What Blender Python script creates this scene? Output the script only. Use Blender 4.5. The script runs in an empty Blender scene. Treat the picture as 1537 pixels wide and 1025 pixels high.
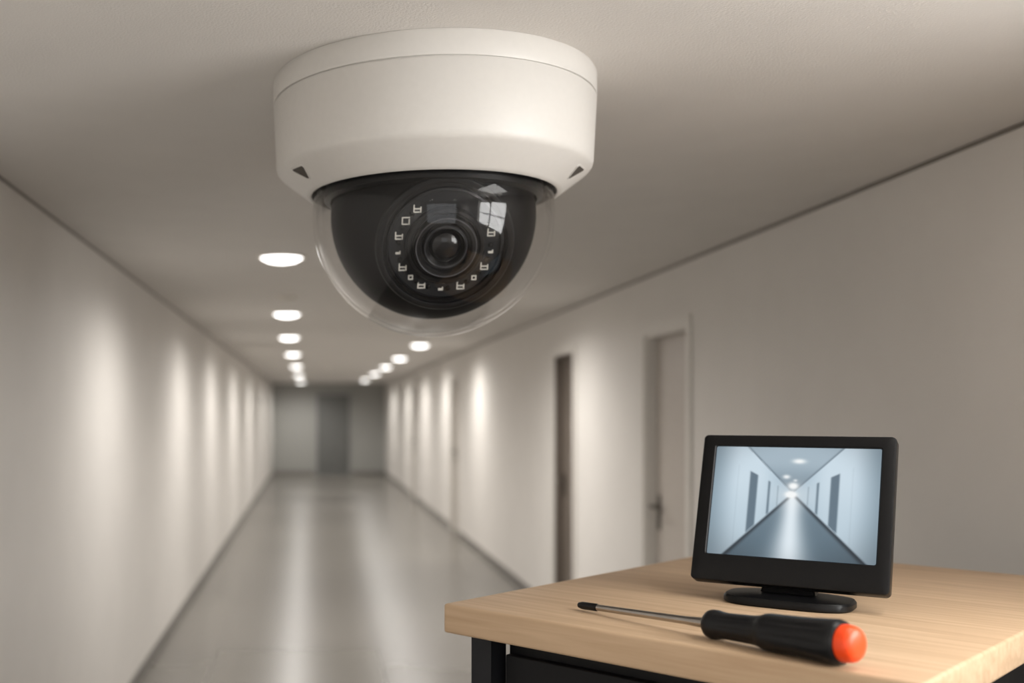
import bpy, bmesh, math, random
from mathutils import Vector, Matrix
random.seed(3)
sc=bpy.context.scene
CAMZ=1.78; CEIL=2.66; XL=-1.16; XR=2.15; YE=31.0; YB=-3.0
sc.view_settings.view_transform='Standard'
sc.view_settings.look='None'
sc.view_settings.exposure=0.0

# ---------------- materials
def s2l(c): return tuple(((x/255)/12.92 if x/255<=0.04045 else ((x/255+0.055)/1.055)**2.4) for x in c)
def mat(name,col,rough=0.5,metal=0.0,noise=0.0,nscale=20,bump=0.0,bscale=200,spec=0.5,coat=0.0):
    m=bpy.data.materials.new(name); m.use_nodes=True
    nt=m.node_tree; b=nt.nodes['Principled BSDF']
    c=s2l(col)
    b.inputs['Base Color'].default_value=(*c,1)
    b.inputs['Roughness'].default_value=rough
    b.inputs['Metallic'].default_value=metal
    b.inputs['Specular IOR Level'].default_value=spec
    b.inputs['Coat Weight'].default_value=coat
    tc=nt.nodes.new('ShaderNodeTexCoord')
    if noise>0:
        n=nt.nodes.new('ShaderNodeTexNoise'); n.inputs['Scale'].default_value=nscale; n.inputs['Detail'].default_value=4
        r=nt.nodes.new('ShaderNodeValToRGB')
        r.color_ramp.elements[0].position=0.3; r.color_ramp.elements[1].position=0.7
        r.color_ramp.elements[0].color=(*[x*(1-noise) for x in c],1)
        r.color_ramp.elements[1].color=(*[min(1,x*(1+noise)) for x in c],1)
        nt.links.new(tc.outputs['Object'],n.inputs['Vector']); nt.links.new(n.outputs['Fac'],r.inputs['Fac'])
        nt.links.new(r.outputs['Color'],b.inputs['Base Color'])
    if bump>0:
        n2=nt.nodes.new('ShaderNodeTexNoise'); n2.inputs['Scale'].default_value=bscale; n2.inputs['Detail'].default_value=3
        bp=nt.nodes.new('ShaderNodeBump'); bp.inputs['Strength'].default_value=bump; bp.inputs['Distance'].default_value=0.004
        nt.links.new(tc.outputs['Object'],n2.inputs['Vector']); nt.links.new(n2.outputs['Fac'],bp.inputs['Height'])
        nt.links.new(bp.outputs['Normal'],b.inputs['Normal'])
    return m
def emis(name,col,st):
    m=bpy.data.materials.new(name); m.use_nodes=True
    nt=m.node_tree; nt.nodes.clear()
    e=nt.nodes.new('ShaderNodeEmission'); o=nt.nodes.new('ShaderNodeOutputMaterial')
    e.inputs['Color'].default_value=(*col,1); e.inputs['Strength'].default_value=st
    nt.links.new(e.outputs[0],o.inputs[0]); return m

M_wall=mat('wall_paint',(222,218,213),0.6,noise=0.02,nscale=3,bump=0.08,bscale=150)
M_ceil=mat('ceiling_paint',(221,217,212),0.8,noise=0.02,nscale=4,bump=0.35,bscale=160)
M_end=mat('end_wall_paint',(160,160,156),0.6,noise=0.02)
M_base=mat('baseboard_grey',(116,112,107),0.5,noise=0.03)
M_gap=mat('painted_gap_shade',(124,118,111),0.8,noise=0.03)  # dark colour stands in for the shade of a gap under the ceiling
M_trim=mat('door_trim_paint',(222,218,212),0.45,noise=0.02)
M_door=mat('door_beige',(190,182,174),0.45,noise=0.03)
M_doord=mat('door_taupe',(108,98,89),0.5,noise=0.04)
M_doorg=mat('door_grey',(112,113,111),0.5,noise=0.03)
M_metal=mat('satin_metal',(110,106,100),0.35,1.0,noise=0.03)
M_white=mat('white_housing',(211,208,203),0.42,noise=0.012,nscale=60,bump=0.06,bscale=500,spec=0.4)
M_dark=mat('dark_recess',(28,27,26),0.6,noise=0.1)
M_slot=mat('slot_recess',(74,68,62),0.7,noise=0.1)
M_black=mat('black_liner',(9,9,10),0.55,noise=0.0,spec=0.12)
M_black2=mat('black_satin_ring',(12,12,14),0.40,noise=0.1,nscale=8,spec=0.24)
M_face=mat('led_board_face',(29,30,32),0.5,noise=0.1,nscale=30,spec=0.15)
M_led=mat('led_print',(196,194,186),0.5,noise=0.05)
M_plast=mat('monitor_black_plastic',(13,13,14),0.36,noise=0.08,bump=0.05,bscale=600,spec=0.22)
M_steel=mat('steel_shaft',(180,175,169),0.25,1.0,noise=0.06,nscale=40)
M_rub=mat('black_rubber_grip',(14,14,16),0.36,noise=0.1,nscale=30,spec=0.32)
M_red=mat('orange_red_cap',(250,74,14),0.4,noise=0.03)
M_frame=mat('black_steel_frame',(24,25,29),0.5,noise=0.08,spec=0.3)
M_cab=mat('black_cabinet_panel',(14,14,16),0.55,noise=0.08,spec=0.25)
M_lamp=emis('lamp_diffuser',(1.0,0.97,0.93),6.0)
M_lring=mat('lamp_trim',(225,220,212),0.4,noise=0.02)

# floor
m=bpy.data.materials.new('polished_floor'); m.use_nodes=True; nt=m.node_tree; b=nt.nodes['Principled BSDF']
tc=nt.nodes.new('ShaderNodeTexCoord')
br=nt.nodes.new('ShaderNodeTexBrick'); br.offset=0.0; br.inputs['Scale'].default_value=1.0
br.inputs['Brick Width'].default_value=1.2; br.inputs['Row Height'].default_value=1.2; br.inputs['Mortar Size'].default_value=0.008
br.inputs['Color1'].default_value=(*s2l((110,106,99)),1); br.inputs['Color2'].default_value=(*s2l((104,100,94)),1); br.inputs['Mortar'].default_value=(*s2l((84,80,75)),1)
no=nt.nodes.new('ShaderNodeTexNoise'); no.inputs['Scale'].default_value=1.5; no.inputs['Detail'].default_value=5
mx=nt.nodes.new('ShaderNodeMixRGB'); mx.blend_type='MULTIPLY'; mx.inputs['Fac'].default_value=0.12
nt.links.new(tc.outputs['Object'],br.inputs['Vector']); nt.links.new(tc.outputs['Object'],no.inputs['Vector'])
nt.links.new(br.outputs['Color'],mx.inputs['Color1']); nt.links.new(no.outputs['Fac'],mx.inputs['Color2'])
nt.links.new(mx.outputs['Color'],b.inputs['Base Color'])
b.inputs['Roughness'].default_value=0.27; b.inputs['Specular IOR Level'].default_value=0.8
M_floor=m

# wood
m=bpy.data.materials.new('light_oak'); m.use_nodes=True; nt=m.node_tree; b=nt.nodes['Principled BSDF']
tc=nt.nodes.new('ShaderNodeTexCoord'); mp=nt.nodes.new('ShaderNodeMapping'); mp.inputs['Scale'].default_value=(22,1.1,22)
no=nt.nodes.new('ShaderNodeTexNoise'); no.inputs['Scale'].default_value=2.2; no.inputs['Detail'].default_value=7; no.inputs['Distortion'].default_value=0.4
rp=nt.nodes.new('ShaderNodeValToRGB')
rp.color_ramp.elements[0].position=0.3; rp.color_ramp.elements[0].color=(*s2l((182,153,122)),1)
rp.color_ramp.elements[1].position=0.7; rp.color_ramp.elements[1].color=(*s2l((205,177,146)),1)
nt.links.new(tc.outputs['Object'],mp.inputs['Vector']); nt.links.new(mp.outputs[0],no.inputs['Vector'])
nt.links.new(no.outputs['Fac'],rp.inputs['Fac']); nt.links.new(rp.outputs['Color'],b.inputs['Base Color'])
b.inputs['Roughness'].default_value=0.5; b.inputs['Specular IOR Level'].default_value=0.35
M_wood=m

# thin clear dome
def clear_mat(name,base):
    m=bpy.data.materials.new(name); m.use_nodes=True; nt=m.node_tree; nt.nodes.clear()
    o=nt.nodes.new('ShaderNodeOutputMaterial'); tr=nt.nodes.new('ShaderNodeBsdfTransparent'); tr.inputs[0].default_value=(0.98,0.98,0.98,1)
    gl=nt.nodes.new('ShaderNodeBsdfGlossy'); gl.inputs['Roughness'].default_value=0.03; gl.inputs['Color'].default_value=(1,1,1,1)
    lw=nt.nodes.new('ShaderNodeLayerWeight'); lw.inputs['Blend'].default_value=0.5
    pw=nt.nodes.new('ShaderNodeMath'); pw.operation='POWER'; pw.inputs[1].default_value=4.5
    ma=nt.nodes.new('ShaderNodeMath'); ma.operation='MULTIPLY_ADD'; ma.inputs[1].default_value=0.9; ma.inputs[2].default_value=base
    mi=nt.nodes.new('ShaderNodeMixShader')
    nt.links.new(lw.outputs['Facing'],pw.inputs[0]); nt.links.new(pw.outputs[0],ma.inputs[0]); nt.links.new(ma.outputs[0],mi.inputs[0])
    nt.links.new(tr.outputs[0],mi.inputs[1]); nt.links.new(gl.outputs[0],mi.inputs[2]); nt.links.new(mi.outputs[0],o.inputs[0])
    return m
M_clear=clear_mat('clear_polycarbonate',0.030)
M_clear_in=clear_mat('clear_polycarbonate_coated_inside',0.0)
M_lens=mat('lens_glass',(5,5,8),0.07,noise=0.05,coat=0.0,spec=0.4)

# ---------------- mesh helpers
def obj_from_bm(name,bm,mats,parent=None,smooth=False,loc=None):
    me=bpy.data.meshes.new(name); bm.normal_update(); bm.to_mesh(me); bm.free()
    for mm in (mats if isinstance(mats,(list,tuple)) else [mats]): me.materials.append(mm)
    ob=bpy.data.objects.new(name,me); sc.collection.objects.link(ob)
    if parent: ob.parent=parent
    if loc is not None: ob.location=loc
    if smooth:
        for p in me.polygons: p.use_smooth=True
        try: me.set_sharp_from_angle(angle=math.radians(35))
        except Exception: pass
    return ob
def add_box(bm,lo,hi,mi=0,M=None):
    vs=[bm.verts.new((x,y,z)) for x in (lo[0],hi[0]) for y in (lo[1],hi[1]) for z in (lo[2],hi[2])]
    if M is not None:
        for v in vs: v.co=M@v.co
    for f in ((0,1,3,2),(4,6,7,5),(0,4,5,1),(2,3,7,6),(0,2,6,4),(1,5,7,3)):
        fc=bm.faces.new([vs[i] for i in f]); fc.material_index=mi
    return vs
def box(name,lo,hi,m,parent=None,bevel=0,seg=3):
    c=Vector([(a+b)/2 for a,b in zip(lo,hi)])
    bm=bmesh.new(); add_box(bm,Vector(lo)-c,Vector(hi)-c)
    bmesh.ops.recalc_face_normals(bm,faces=bm.faces)
    if bevel: bmesh.ops.bevel(bm,geom=list(bm.edges),offset=bevel,segments=seg,profile=0.5,affect='EDGES')
    return obj_from_bm(name,bm,m,parent,smooth=bevel>0,loc=c)
def add_lathe(bm,prof,n=96,mi=0,M=None,mis=None):
    rings=[]
    for r,z in prof:
        if r<1e-6:
            v=bm.verts.new((0,0,z)); rings.append([v])
        else:
            rings.append([bm.verts.new((r*math.cos(2*math.pi*i/n),r*math.sin(2*math.pi*i/n),z)) for i in range(n)])
    for k in range(len(rings)-1):
        a,b2=rings[k],rings[k+1]; mm=mis[k] if mis else mi
        for i in range(n):
            j=(i+1)%n
            if len(a)==1 and len(b2)==1: continue
            if len(a)==1: f=bm.faces.new((a[0],b2[j],b2[i]))
            elif len(b2)==1: f=bm.faces.new((a[i],a[j],b2[0]))
            else: f=bm.faces.new((a[i],a[j],b2[j],b2[i]))
            f.material_index=mm
    if M is not None:
        for rg in rings:
            for v in rg: v.co=M@v.co
def lathe(name,prof,m,parent=None,n=96,mis=None,M=None,loc=None):
    bm=bmesh.new(); add_lathe(bm,prof,n,0,M,mis); bmesh.ops.recalc_face_normals(bm,faces=bm.faces)
    return obj_from_bm(name,bm,m,parent,smooth=True,loc=loc)
def empty(name,loc=(0,0,0),rot=(0,0,0)):
    e=bpy.data.objects.new(name,None); sc.collection.objects.link(e); e.location=loc; e.rotation_euler=rot; e.empty_display_size=0.1
    return e

# ---------------- room shell
T=0.16
box('floor',(XL-T,YB-T,-0.1),(XR+T,YE+T,0),M_floor)
box('ceiling',(XL-T,YB-T,CEIL),(XR+T,YE+T,CEIL+0.1),M_ceil)
box('wall_left',(XL-T,YB-T,0),(XL,YE+T,CEIL),M_wall)
def wall_y(name,x0,x1,y0,y1,opens,m):
    bm=bmesh.new(); y=y0
    for (a,b_,z0,z1) in sorted(opens):
        add_box(bm,(x0,y,0),(x1,a,CEIL))
        if z0>0: add_box(bm,(x0,a,0),(x1,b_,z0))
        add_box(bm,(x0,a,z1),(x1,b_,CEIL)); y=b_
    add_box(bm,(x0,y,0),(x1,y1,CEIL))
    bmesh.ops.recalc_face_normals(bm,faces=bm.faces)
    return obj_from_bm(name,bm,m)
def wall_x(name,y0,y1,x0,x1,opens,m):
    bm=bmesh.new(); x=x0
    for (a,b_,z0,z1) in sorted(opens):
        add_box(bm,(x,y0,0),(a,y1,CEIL))
        if z0>0: add_box(bm,(a,y0,0),(b_,y1,z0))
        add_box(bm,(a,y0,z1),(b_,y1,CEIL)); x=b_
    add_box(bm,(x,y0,0),(x1,y1,CEIL))
    bmesh.ops.recalc_face_normals(bm,faces=bm.faces)
    return obj_from_bm(name,bm,m)
DH=2.28
rdoors=[(6.08,6.86,M_door),(8.72,9.42,M_doord),(15.6,16.4,M_door),(22.0,22.8,M_door)]
W1=(0.05,1.75,1.55,2.52)
wall_y('wall_right',XR,XR+T,YB-T,YE+T,[(a,b_,0,DH) for a,b_,_ in rdoors]+[W1],M_wall)
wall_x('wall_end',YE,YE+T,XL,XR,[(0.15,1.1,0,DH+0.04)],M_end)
W2=(-0.9,1.9,0.6,2.45)  # opening for the added fill window, out of view
wall_x('wall_back',YB-T,YB,XL,XR,[W2],M_wall)

box('baseboard_left',(XL,YB,0),(XL+0.012,YE,0.07),M_base)
bm=bmesh.new(); y=YB
for a,b_,_ in rdoors:
    add_box(bm,(XR-0.012,y,0),(XR,a-0.07,0.07)); y=b_+0.07
add_box(bm,(XR-0.012,y,0),(XR,YE,0.07)); bmesh.ops.recalc_face_normals(bm,faces=bm.faces)
obj_from_bm('baseboard_right',bm,M_base)
bm=bmesh.new(); add_box(bm,(XL,YE-0.012,0),(0.08,YE,0.09)); add_box(bm,(1.17,YE-0.012,0),(XR,YE,0.09)); bmesh.ops.recalc_face_normals(bm,faces=bm.faces)
obj_from_bm('baseboard_end',bm,M_base)
box('gap_shade_strip_1',(XL,YB,CEIL-0.010),(XL+0.005,YE,CEIL),M_gap)  # thin flat strips, shade line at the wall top put into their colour
box('gap_shade_strip_2',(XR-0.005,YB,CEIL-0.014),(XR,YE,CEIL),M_gap)

for i,(a,b_,dm) in enumerate(rdoors):
    e=empty('door_%d'%(i+1),(XR,(a+b_)/2,0)); hw=(b_-a)/2
    bm=bmesh.new(); t=0.06
    add_box(bm,(-0.018,-hw-t,0),(0.0,-hw,DH+t)); add_box(bm,(-0.018,hw,0),(0.0,hw+t,DH+t)); add_box(bm,(-0.018,-hw,DH),(0,hw,DH+t))
    bmesh.ops.recalc_face_normals(bm,faces=bm.faces); obj_from_bm('architrave',bm,M_trim,e)
    bm=bmesh.new(); add_box(bm,(0.0,-hw,0),(0.14,-hw+0.02,DH)); add_box(bm,(0.0,hw-0.02,0),(0.14,hw,DH)); add_box(bm,(0,-hw+0.02,DH-0.02),(0.14,hw-0.02,DH))
    bmesh.ops.recalc_face_normals(bm,faces=bm.faces); obj_from_bm('jamb',bm,dm if dm is M_doord else M_trim,e)
    box('leaf',(0.06,-hw+0.022,0.005),(0.10,hw-0.022,DH-0.022),dm,e,0.003)
    hy=hw-0.09; hz=1.15
    bm=bmesh.new()
    add_box(bm,(0.052,hy-0.022,hz-0.11),(0.06,hy+0.022,hz+0.11))
    Mr=Matrix.Translation((0.06,hy,hz+0.04))@Matrix.Rotation(math.radians(-90),4,'Y')
    add_lathe(bm,[(0.011,0),(0.011,0.06),(0,0.06)],16,0,Mr)
    add_box(bm,(-0.006,hy-0.13,hz+0.029),(0.012,hy+0.011,hz+0.051))
    bmesh.ops.recalc_face_normals(bm,faces=bm.faces); obj_from_bm('handle',bm,M_metal,e,True)
e=empty('door_5',(0.625,YE,0)); hw=0.475; H2=DH+0.04
bm=bmesh.new(); add_box(bm,(-hw-0.06,-0.02,0),(-hw,0,H2+0.06)); add_box(bm,(hw,-0.02,0),(hw+0.06,0,H2+0.06)); add_box(bm,(-hw,-0.02,H2),(hw,0,H2+0.06))
bmesh.ops.recalc_face_normals(bm,faces=bm.faces); obj_from_bm('architrave',bm,M_end,e)
box('leaf',(-hw+0.003,0.05,0.005),(hw-0.003,0.10,H2-0.003),M_doorg,e,0.003)
box('handle',(hw-0.16,0.0,1.0),(hw-0.06,0.05,1.03),M_metal,e,0.004)

def win_frame(name,center,w,h,axis,nx=3,nz=2):
    e=empty(name,center); bm=bmesh.new(); t=0.04; d=0.03
    def bb(u0,u1,z0,z1):
        if axis=='y': add_box(bm,(-d,u0,z0),(d,u1,z1))
        else: add_box(bm,(u0,-d,z0),(u1,d,z1))
    bb(-w/2,-w/2+t,-h/2,h/2); bb(w/2-t,w/2,-h/2,h/2); bb(-w/2+t,w/2-t,-h/2,-h/2+t); bb(-w/2+t,w/2-t,h/2-t,h/2)
    for i in range(1,nx): u=-w/2+w*i/nx; bb(u-0.015,u+0.015,-h/2+t,h/2-t)
    for i in range(1,nz): z=-h/2+h*i/nz; bb(-w/2+t,w/2-t,z-0.015,z+0.015)
    bmesh.ops.recalc_face_normals(bm,faces=bm.faces); obj_from_bm('frame',bm,M_trim,e); return e
w1=win_frame('window_1',(XR+0.07,(W1[0]+W1[1])/2,(W1[2]+W1[3])/2),W1[1]-W1[0],W1[3]-W1[2],'y',2,2)
w2=win_frame('added_fill_window',((W2[0]+W2[1])/2,YB-0.07,(W2[2]+W2[3])/2),W2[1]-W2[0],W2[3]-W2[2],'x',3,2)  # unseen window added behind the camera to light the dome from the front
def area(name,parent,loc,rot,sx,sy,power,col):
    l=bpy.data.lights.new(name,'AREA'); l.shape='RECTANGLE'; l.size=sx; l.size_y=sy; l.energy=power; l.color=col
    o=bpy.data.objects.new(name,l); sc.collection.objects.link(o); o.parent=parent; o.location=loc; o.rotation_euler=rot; return o
area('daylight',w1,(0.085,0,0),(0,math.radians(90),0),W1[3]-W1[2],W1[1]-W1[0],82,(1.0,0.985,0.965))
area('daylight',w2,(0,-0.085,0),(math.radians(90),0,0),W2[1]-W2[0],W2[3]-W2[2],25,(1.0,0.985,0.965))  # soft fill added through the unseen back window
# ceiling light panel above the bench
cp=empty('ceiling_light_panel',(1.45,1.72,CEIL))
bm=bmesh.new(); a_=0.32; t=0.025
for lo,hi in (((-a_,-a_,-0.012),(a_,-a_+t,0)),((-a_,a_-t,-0.012),(a_,a_,0)),((-a_,-a_+t,-0.012),(-a_+t,a_-t,0)),((a_-t,-a_+t,-0.012),(a_,a_-t,0))): add_box(bm,lo,hi)
bmesh.ops.recalc_face_normals(bm,faces=bm.faces); obj_from_bm('frame',bm,M_lring,cp)
area('panel_light',cp,(0,0,-0.006),(0,0,0),2*(a_-t),2*(a_-t),7,(1.0,0.975,0.945))

# ---------------- downlights
def downlight(x,y,power=170):
    bm=bmesh.new()
    add_lathe(bm,[(0.114,-0.004),(0.126,-0.012),(0.138,-0.008),(0.141,0)],48,0)
    add_lathe(bm,[(0,-0.038),(0.04,-0.036),(0.08,-0.028),(0.105,-0.015),(0.117,-0.004)],48,1)
    ob=obj_from_bm('downlight',bm,[M_lring,M_lamp],None,True,(x,y,CEIL))
    l=bpy.data.lights.new('bulb','SPOT'); l.energy=power; l.spot_size=math.radians(174); l.spot_blend=1.0; l.shadow_soft_size=0.12; l.color=(1.0,0.965,0.922)
    o=bpy.data.objects.new('bulb',l); sc.collection.objects.link(o); o.parent=ob; o.location=(0,0,-0.06)
for x,y in ((-0.17,6.0),(-0.22,9.4),(-0.26,12.3),(-0.28,15.8),(-0.29,19.9),(-0.30,24.7),(-0.30,29.6)): downlight(x,y)
for x,y in ((1.15,8.5),(1.39,13.7),(1.4,17.0),(1.4,20.2),(1.4,23.6),(1.4,28.0)): downlight(x,y)
for x,y in ((-0.22,-1.4),(1.3,-1.4)): downlight(x,y,190)  # unseen pair behind the camera, added to brighten the near end
for y in (8.0,20.6):
    lathe('smoke_detector',[(0,-0.045),(0.035,-0.045),(0.05,-0.035),(0.07,-0.03),(0.078,-0.01),(0.078,0),(0,0)],M_lring,None,48,loc=(-0.19 if y<10 else 0.25,y,CEIL))

# ---------------- dome security camera
CX,CY=0.323,2.854
sec=empty('dome_security_camera',(CX,CY,CAMZ))
lathe('housing',[(0,0.8795),(0.422,0.8795),(0.426,0.872),(0.426,0.822),(0.4245,0.8185),(0.4195,0.818),(0.4195,0.8145),(0.424,0.814),(0.4255,0.811),
  (0.4175,0.652),(0.415,0.643),(0.410,0.636),(0.404,0.631),(0.340,0.583),(0.333,0.579),(0.327,0.578),(0.3235,0.580),(0.3225,0.586),(0.3225,0.63)],M_white,sec,160)
lathe('inner_seal',[(0.3225,0.604),(0.3,0.602),(0.296,0.625),(0.0,0.63)],M_dark,sec,96)
SC=0.525
ro=0.321
def sphere_prof(r,zc,a0,a1,n):
    return [(0.0 if (a1==180 and i==n) else max(0,r*math.sin(math.radians(a0+(a1-a0)*i/n))), zc+r*math.cos(math.radians(a0+(a1-a0)*i/n))) for i in range(n+1)]
lathe('clear_dome',sphere_prof(ro,SC,77,180,48),M_clear,sec,128)
lathe('clear_dome_inner_face',sphere_prof(ro-0.010,SC,77,180,48),M_clear_in,sec,128)
mdir=Vector((0.035,-0.871,-0.460)).normalized()
rt=Vector((1,0,0)); rt=(rt-mdir*rt.dot(mdir)).normalized(); upv=mdir.cross(rt)
if upv.z<0: upv=-upv
R3=Matrix((rt,upv,mdir)).transposed(); MM=Matrix.Translation((0,0,SC))@R3.to_4x4()@Matrix.Diagonal((1.03,1.03,1.0,1.0))
MB=Matrix.Translation((0,0,SC))@R3.to_4x4()
a0=math.degrees(math.asin(0.166/0.272))
lathe('black_liner_ball',sphere_prof(0.272,0,a0,180,56),M_black,sec,128,M=MB)
lathe('liner_collar',[(0.27,0.60),(0.290,0.598),(0.290,0.568),(0.274,0.562)],M_black2,sec,128)
for sgn in (-1,1):
    az=math.radians(67)*sgn
    d=Vector((math.sin(az),-math.cos(az),0)); tang=Vector((math.cos(az),math.sin(az),0))
    p0=Vector((0.404*d.x,0.404*d.y,0.631)); p1=Vector((0.340*d.x,0.340*d.y,0.583))
    along=(p1-p0).normalized(); nrm=tang.cross(along)
    if nrm.z>0: nrm=-nrm
    c=p0+(p1-p0)*0.42; Mx=Matrix.Translation(c)@Matrix((tang,along,nrm)).transposed().to_4x4()
    bm=bmesh.new(); s=sgn
    pts=[(-0.034*s,-0.020),(0.030*s,-0.024),(0.034*s,-0.018),(0.004*s,0.024),(-0.006*s,0.026),(-0.036*s,-0.012)]
    lo=[bm.verts.new(Mx@Vector((a,b_,-0.01))) for a,b_ in pts]; hi=[bm.verts.new(Mx@Vector((a,b_,0.0012))) for a,b_ in pts]
    lip=[bm.verts.new(Mx@Vector((a*0.85,b_*0.85,0.0012))) for a,b_ in pts]
    dp=[bm.verts.new(Mx@Vector((a*0.75,b_*0.75,0.0003))) for a,b_ in pts]
    n=len(pts)
    for i in range(n):
        j=(i+1)%n
        bm.faces.new((lo[i],lo[j],hi[j],hi[i])); bm.faces.new((hi[i],hi[j],lip[j],lip[i])); f=bm.faces.new((lip[i],lip[j],dp[j],dp[i])); f.material_index=1
    f=bm.faces.new(dp); f.material_index=1
    bmesh.ops.recalc_face_normals(bm,faces=bm.faces)
    obj_from_bm('screw_slot',bm,[M_white,M_slot],sec)
lathe('module_bezel',[(0.160,0.205),(0.170,0.222),(0.166,0.229),(0.158,0.231),(0.152,0.229),(0.150,0.222),(0.143,0.222),(0.141,0.230),(0.136,0.232),(0.134,0.226)],M_black2,sec,128,M=MM)
lathe('led_board',[(0.150,0.215),(0.135,0.226),(0.092,0.226),(0.09,0.22)],M_face,sec,128,M=MM)
lathe('lens_barrel',[(0.096,0.22),(0.096,0.238),(0.092,0.243),(0.085,0.244),(0.082,0.240),(0.081,0.232),(0.076,0.232),(0.075,0.248),(0.072,0.252),(0.064,0.252),(0.060,0.247),(0.058,0.238),(0.052,0.236),(0.051,0.242),(0.047,0.244),(0.043,0.240),(0.040,0.232),(0.030,0.229),(0.0,0.228)],M_black2,sec,128,M=MM)
lathe('lens_glass',[(0.039,0.232),(0.036,0.239),(0.028,0.245),(0.018,0.249),(0.009,0.2515),(0,0.252)],M_lens,sec,64,M=MM)
M_iris=mat('iris_ring_grey',(80,80,84),0.3,0.5,noise=0.05)
lathe('lens_iris',[(0.0495,0.2435),(0.051,0.2452),(0.0525,0.2435)],M_iris,sec,96,M=MM)
lathe('barrel_edge',[(0.0715,0.2523),(0.0728,0.2528),(0.0741,0.2515)],M_iris,sec,96,M=MM)
bm=bmesh.new()
angs=[128,148,168,190,209,226,243,268,293,312,331,350,15]
for k,a in enumerate(angs):
    A=math.radians(a); Rm=MM@Matrix.Translation((0.1145*math.cos(A),0.1145*math.sin(A),0.2262))
    s=0.0095 if k not in (3,5,7,9,11) else 0.006
    t=0.0026
    if k in (3,7,11):
        add_box(bm,(-s,-t,0),(s,t,0.002),0,Rm); add_box(bm,(s-t,-s*0.2,0),(s,s,0.002),0,Rm)
    else:
        add_box(bm,(-s,-s,0),(-s+t,s,0.002),0,Rm); add_box(bm,(s-t,-s,0),(s,s*0.5,0.002),0,Rm)
        if k%2: add_box(bm,(-s+t,s-t,0),(s,s,0.002),0,Rm)
        else: add_box(bm,(-s+t,-t/2,0),(s-t,t/2,0.002),0,Rm)
        add_box(bm,(-s+t,-s,0),(s*0.6,-s+t,0.002),0,Rm)
bmesh.ops.recalc_face_normals(bm,faces=bm.faces); obj_from_bm('led_markings',bm,M_led,sec)
bm=bmesh.new()
for k,a in enumerate(angs):
    A=math.radians(a+9); Rm=MM@Matrix.Translation((0.113*math.cos(A),0.113*math.sin(A),0.226))
    add_lathe(bm,[(0.0065,0),(0.0058,0.0025),(0.003,0.004),(0,0.0045)],16,0,Rm)
bmesh.ops.recalc_face_normals(bm,faces=bm.faces); obj_from_bm('led_lenses',bm,M_black,sec,True)

# ---------------- workbench
TZ=1.35; LX,LY=1.45,0.985
ang=math.radians(43.3)
u=Vector((math.cos(ang),math.sin(ang))); v=Vector((u.y,-u.x))
A0=Vector((0.297,2.41)); cen=A0+u*LX/2+v*LY/2
wb=empty('workbench',(cen.x,cen.y,0),(0,0,ang))
box('top',(-LX/2,-LY/2,TZ-0.066),(LX/2,LY/2,TZ),M_wood,wb,0.007)
ins=0.045; ps=0.055
bm=bmesh.new()
for sx in (-1,1):
    for sy in (-1,1):
        x0=sx*(LX/2-ins); y0=sy*(LY/2-ins)
        xs=sorted((x0,x0-sx*ps)); ys=sorted((y0,y0-sy*ps))
        add_box(bm,(xs[0],ys[0],0),(xs[1],ys[1],TZ-0.0665))
zt=TZ-0.0665
for sy in (-1,1):
    ys=sorted((sy*(LY/2-ins-0.008),sy*(LY/2-ins-0.04)))
    add_box(bm,(-LX/2+ins+ps,ys[0],0.12),(LX/2-ins-ps,ys[1],0.17))
for sx in (-1,1):
    xs=sorted((sx*(LX/2-ins-0.008),sx*(LX/2-ins-0.04)))
    add_box(bm,(xs[0],-LY/2+ins+ps,0.12),(xs[1],LY/2-ins-ps,0.17))
bmesh.ops.recalc_face_normals(bm,faces=bm.faces)
obj_from_bm('leg_frame',bm,M_frame,wb)
cx0=-LX/2+ins+0.03; cx1=LX/2-ins-0.03; cy0=-LY/2+ins+ps+0.012; cy1=LY/2-ins-ps-0.012
box('cabinet_body',(cx0+0.02,cy0,0.18),(cx1,cy1,zt-0.012),M_cab,wb,0.004)
zz=zt-0.03
for i,hh in enumerate((0.2,0.2,0.3,0.33)):
    box('drawer_front_%d'%(i+1),(cx0-0.004,cy0+0.008,zz-hh),(cx0+0.019,cy1-0.008,zz-0.01),M_cab,wb,0.003)
    box('drawer_pull_%d'%(i+1),(cx0-0.022,-0.12,zz-0.13),(cx0-0.004,0.12,zz-0.115),M_frame,wb,0.003)
    zz-=hh

# ---------------- monitor
mon=empty('cctv_monitor',(1.078,2.405,TZ),(0,0,math.radians(-35.7)))
tl=math.radians(-20)
W,H,TH=0.412,0.354,0.038
P=Matrix.Translation((0,-0.052,0.046))@Matrix.Rotation(tl,4,'X')
def rrect(x0,x1,z0,z1,r,n=6):
    pts=[]
    for cx,cz,a in ((x1-r,z1-r,0),(x0+r,z1-r,90),(x0+r,z0+r,180),(x1-r,z0+r,270)):
        for i in range(n+1):
            t=math.radians(a+90*i/n); pts.append((cx+r*math.cos(t),cz+r*math.sin(t)))
    return pts
bm=bmesh.new()
sx0,sx1,sz0,sz1=-W/2+0.031,W/2-0.029,0.064,H-0.028
loops=[]
def addloop(pts,y): loops.append([bm.verts.new(P@Vector((a,y,b_))) for a,b_ in pts])
addloop(rrect(sx0,sx1,sz0,sz1,0.004),0.007)
addloop(rrect(sx0-0.001,sx1+0.001,sz0-0.001,sz1+0.001,0.005),0.002)
addloop(rrect(sx0-0.003,sx1+0.003,sz0-0.003,sz1+0.003,0.006),0.0)
addloop(rrect(-W/2+0.004,W/2-0.004,0.004,H-0.004,0.009),0.0)
addloop(rrect(-W/2+0.001,W/2-0.001,0.001,H-0.001,0.010),0.0015)
addloop(rrect(-W/2,W/2,0,H,0.011),0.005)
addloop(rrect(-W/2,W/2,0,H,0.011),TH-0.006)
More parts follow.
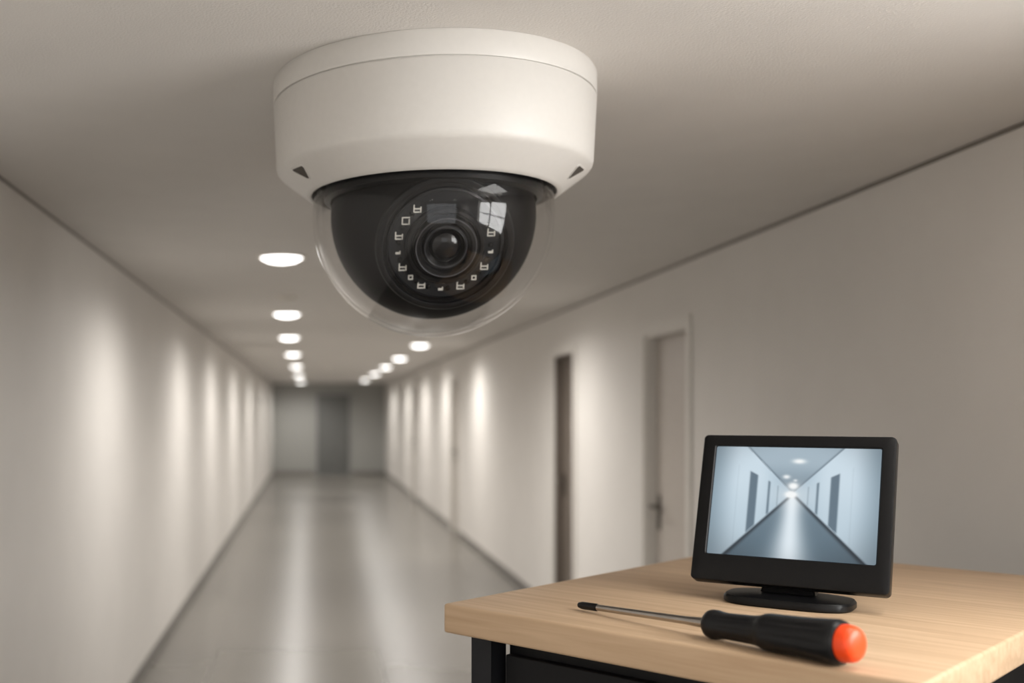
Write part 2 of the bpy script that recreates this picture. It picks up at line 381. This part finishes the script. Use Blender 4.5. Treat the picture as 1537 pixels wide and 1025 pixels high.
addloop(rrect(-W/2+0.003,W/2-0.003,0.003,H-0.003,0.011),TH-0.001)
addloop(rrect(-W/2+0.02,W/2-0.02,0.02,H-0.02,0.012),TH+0.002)
addloop(rrect(-W/2+0.06,W/2-0.06,0.06,H-0.06,0.012),TH+0.022)
for k in range(len(loops)-1):
    a,b_=loops[k],loops[k+1]; n=len(a)
    for i in range(n): bm.faces.new((a[i],a[(i+1)%n],b_[(i+1)%n],b_[i]))
bm.faces.new(loops[-1])
bmesh.ops.recalc_face_normals(bm,faces=bm.faces)
obj_from_bm('casing',bm,M_plast,mon,True)
NX,NZ=260,180
def clampm(a,lo=0,hi=1): return max(lo,min(hi,a))
def mix(a,b_,t): return tuple(x+(y-x)*t for x,y in zip(a,b_))
def sm(e0,e1,x):
    t=clampm((x-e0)/(e1-e0)); return t*t*(3-2*t)
UP,VP=0.50,0.42
def pic(uu,vv):
    du=uu-UP; dv=vv-VP
    kcl=0.42/0.30; kcr=0.42/0.29; kfl=0.58/0.40; kfr=0.58/0.44
    ku=kcl if du<0 else kcr; kf=kfl if du<0 else kfr
    ad=abs(du)
    wall=mix((208,225,236),(168,190,205),sm(0.22,0.0,ad)); wall=mix(wall,(142,164,178),sm(0.33,0.52,ad)*0.8)
    wall=mix(wall,(160,182,196),0.3*sm(0.25,0.75,vv))
    if -dv>ku*ad:
        c=mix((168,186,198),(118,136,149),sm(0.3,0.0,-dv))
        e=(-dv-ku*ad)
        c=mix((104,120,132),c,sm(0,0.03,e))
    elif dv>kf*ad:
        c=mix((118,138,151),(96,116,129),sm(0.0,0.5,dv))
        st=math.exp(-(du/(0.035+dv*0.12))**2); c=mix(c,(234,245,252),st*0.95)
        e=(dv-kf*ad); c=mix((48,58,66),c,sm(0.0,0.035+0.05*dv,e))
    else:
        c=wall
        for (a0,a1) in ((0.215,0.275),(0.135,0.158),(0.085,0.098),(0.34,0.35)):
            if a0<ad<a1 and dv>-0.72*ad and dv<kf*ad-0.02:
                tt=min(sm(a0,a0+0.010,ad),sm(a1,a1-0.010,ad)); c=mix(c,(84,103,117),tt*0.85 if a0<0.3 else tt*0.3)
        e=kf*ad-dv; c=mix((66,78,88),c,sm(0,0.02,e)) 
    def blob(x,y,rx,ry,s): 
        d=((uu-x)/rx)**2+((vv-y)/ry)**2
        return s*math.exp(-d**1.3)
    w=clampm(blob(0.525,0.125,0.04,0.022,1)+blob(0.455,0.27,0.022,0.018,0.9)+blob(0.50,0.35,0.03,0.03,0.9)+blob(0.49,0.43,0.035,0.03,1.0)+blob(0.51,0.30,0.012,0.01,0.7)+blob(0.5,0.44,0.11,0.13,0.4))
    c=mix(c,(252,255,255),w)
    vg=1-0.25*sm(0.35,0.75,math.hypot(uu-0.5,(vv-0.45)*0.9))
    return s2l(tuple(x*vg for x in c))
bm=bmesh.new(); cl=bm.verts.layers.float_color.new('Col'); grid=[]
for j in range(NZ+1):
    row=[]
    for i in range(NX+1):
        uu=i/NX; vv=j/NZ
        cs=[pic(uu+dx,vv+dy) for dx,dy in ((0,0),(0.005,0),(-0.005,0),(0,0.007),(0,-0.007))]
        cc=tuple(sum(c[k] for c in cs)/5 for k in range(3))
        vt=bm.verts.new(P@Vector((sx0+(sx1-sx0)*uu,0.006,sz1+(sz0-sz1)*vv))); vt[cl]=(*cc,1); row.append(vt)
    grid.append(row)
for j in range(NZ):
    for i in range(NX): bm.faces.new((grid[j][i],grid[j+1][i],grid[j+1][i+1],grid[j][i+1]))
m=bpy.data.materials.new('screen_image'); m.use_nodes=True; nt=m.node_tree; b=nt.nodes['Principled BSDF']
at=nt.nodes.new('ShaderNodeAttribute'); at.attribute_name='Col'
b.inputs['Base Color'].default_value=(0.01,0.01,0.012,1); b.inputs['Roughness'].default_value=0.3; b.inputs['Specular IOR Level'].default_value=0.25
nt.links.new(at.outputs['Color'],b.inputs['Emission Color']); b.inputs['Emission Strength'].default_value=0.92
obj_from_bm('screen',bm,m,mon)
def ellslab(name,rx,ry,prof,m,parent,loc,n=64,pw=2.6):
    bm=bmesh.new(); rings=[]
    for s,z in prof:
        rg=[]
        for i in range(n):
            t=2*math.pi*i/n; c_,s_=math.cos(t),math.sin(t)
            rg.append(bm.verts.new((rx*s*math.copysign(abs(c_)**(2/pw),c_),ry*s*math.copysign(abs(s_)**(2/pw),s_),z)))
        rings.append(rg)
    for k in range(len(rings)-1):
        for i in range(n): bm.faces.new((rings[k][i],rings[k][(i+1)%n],rings[k+1][(i+1)%n],rings[k+1][i]))
    bm.faces.new(rings[0]); bm.faces.new(rings[-1]); bmesh.ops.recalc_face_normals(bm,faces=bm.faces)
    return obj_from_bm(name,bm,m,parent,True,loc)
ellslab('stand_base',0.135,0.082,[(0.97,0.0005),(1.0,0.004),(1.0,0.014),(0.97,0.019),(0.8,0.022),(0.5,0.026)],M_plast,mon,(0,-0.008,0),pw=3.2)
bm=bmesh.new()
secs=[(0.060,-0.03,0.045,0.020),(0.055,-0.022,0.045,0.032),(0.050,-0.012,0.045,0.06),(0.048,0.0,0.05,0.12)]
rings=[]
for hwid,y0,dd,z in secs:
    rings.append([bm.verts.new(c) for c in ((-hwid,y0,z),(hwid,y0,z),(hwid,y0+dd,z),(-hwid,y0+dd,z))])
for k in range(len(rings)-1):
    for i in range(4): bm.faces.new((rings[k][i],rings[k][(i+1)%4],rings[k+1][(i+1)%4],rings[k+1][i]))
bm.faces.new(rings[0]); bm.faces.new(rings[-1]); bmesh.ops.recalc_face_normals(bm,faces=bm.faces)
bmesh.ops.bevel(bm,geom=list(bm.edges),offset=0.004,segments=2,affect='EDGES')
obj_from_bm('stand_neck',bm,M_plast,mon,True)

# ---------------- screwdriver
p0=Vector((0.583,2.33,TZ+0.011)); p1=Vector((0.908,1.785,TZ+0.0425))
L=(p1-p0).length; dr=(p1-p0).normalized()
scr=empty('screwdriver',p0); scr.rotation_mode='QUATERNION'; scr.rotation_quaternion=dr.to_track_quat('Z','Y')
def pf(l): return [(r,s*L) for s,r in l]
lathe('tip',pf([(0,0),(0.003,0.0035),(0.004,0.006),(0.02,0.0082),(0.085,0.0082),(0.09,0.0068)]),M_rub,scr,32)
lathe('shaft',pf([(0.088,0.0068),(0.3,0.0074),(0.45,0.0082),(0.51,0.0100),(0.54,0.0125)]),M_steel,scr,32)
bm=bmesh.new(); n=96
prof=[(0.532,0.0),(0.532,0.014),(0.536,0.021),(0.544,0.0258),(0.556,0.0280),(0.570,0.0278),(0.584,0.0262),(0.605,0.0248),(0.69,0.0265),(0.715,0.028),(0.726,0.030),(0.738,0.0332),(0.753,0.0344),(0.80,0.0350),(0.86,0.0360),(0.93,0.0388),(0.955,0.0394),(0.966,0.0376),(0.972,0.034),(0.972,0.0)]
rings=[]
for s,r in prof:
    rg=[]
    for i in range(n):
        a=2*math.pi*i/n
        fl=0.0
        if 0.755<s<0.94 and r>0.02: fl=0.0024*(0.5+0.5*math.cos(8*a))**3
        if 0.60<s<0.71: fl=0.0012*(0.5+0.5*math.cos(8*a))**3
        rr=max(r-fl,0.00001); rg.append(bm.verts.new((rr*math.cos(a),rr*math.sin(a),s*L)))
    rings.append(rg)
for k in range(len(rings)-1):
    for i in range(n): bm.faces.new((rings[k][i],rings[k][(i+1)%n],rings[k+1][(i+1)%n],rings[k+1][i]))
bmesh.ops.remove_doubles(bm,verts=bm.verts,dist=0.00005); bmesh.ops.recalc_face_normals(bm,faces=bm.faces)
obj_from_bm('handle_grip',bm,M_rub,scr,True)
lathe('end_cap',pf([(0.970,0.0),(0.970,0.0318),(0.977,0.0324),(0.994,0.0312),(1.004,0.0290),(1.011,0.0245),(1.015,0.016),(1.016,0.0)]),M_red,scr,64)

# ---------------- world and camera
w=bpy.data.worlds.new('world'); sc.world=w; w.use_nodes=True
w.node_tree.nodes['Background'].inputs[0].default_value=(0.9,0.93,1,1); w.node_tree.nodes['Background'].inputs[1].default_value=0.6
cd=bpy.data.cameras.new('photo_camera'); cam=bpy.data.objects.new('photo_camera',cd); sc.collection.objects.link(cam)
cam.location=(0,0,CAMZ); cam.rotation_euler=(math.radians(90),0,0)
cd.sensor_width=36; cd.lens=1600/1537*36
cd.shift_x=(768.5-468)/1537; cd.shift_y=(620-512.5)/1537
cd.dof.use_dof=True; cd.dof.focus_distance=2.3; cd.dof.aperture_fstop=1.5
cd.clip_start=0.02
sc.camera=cam
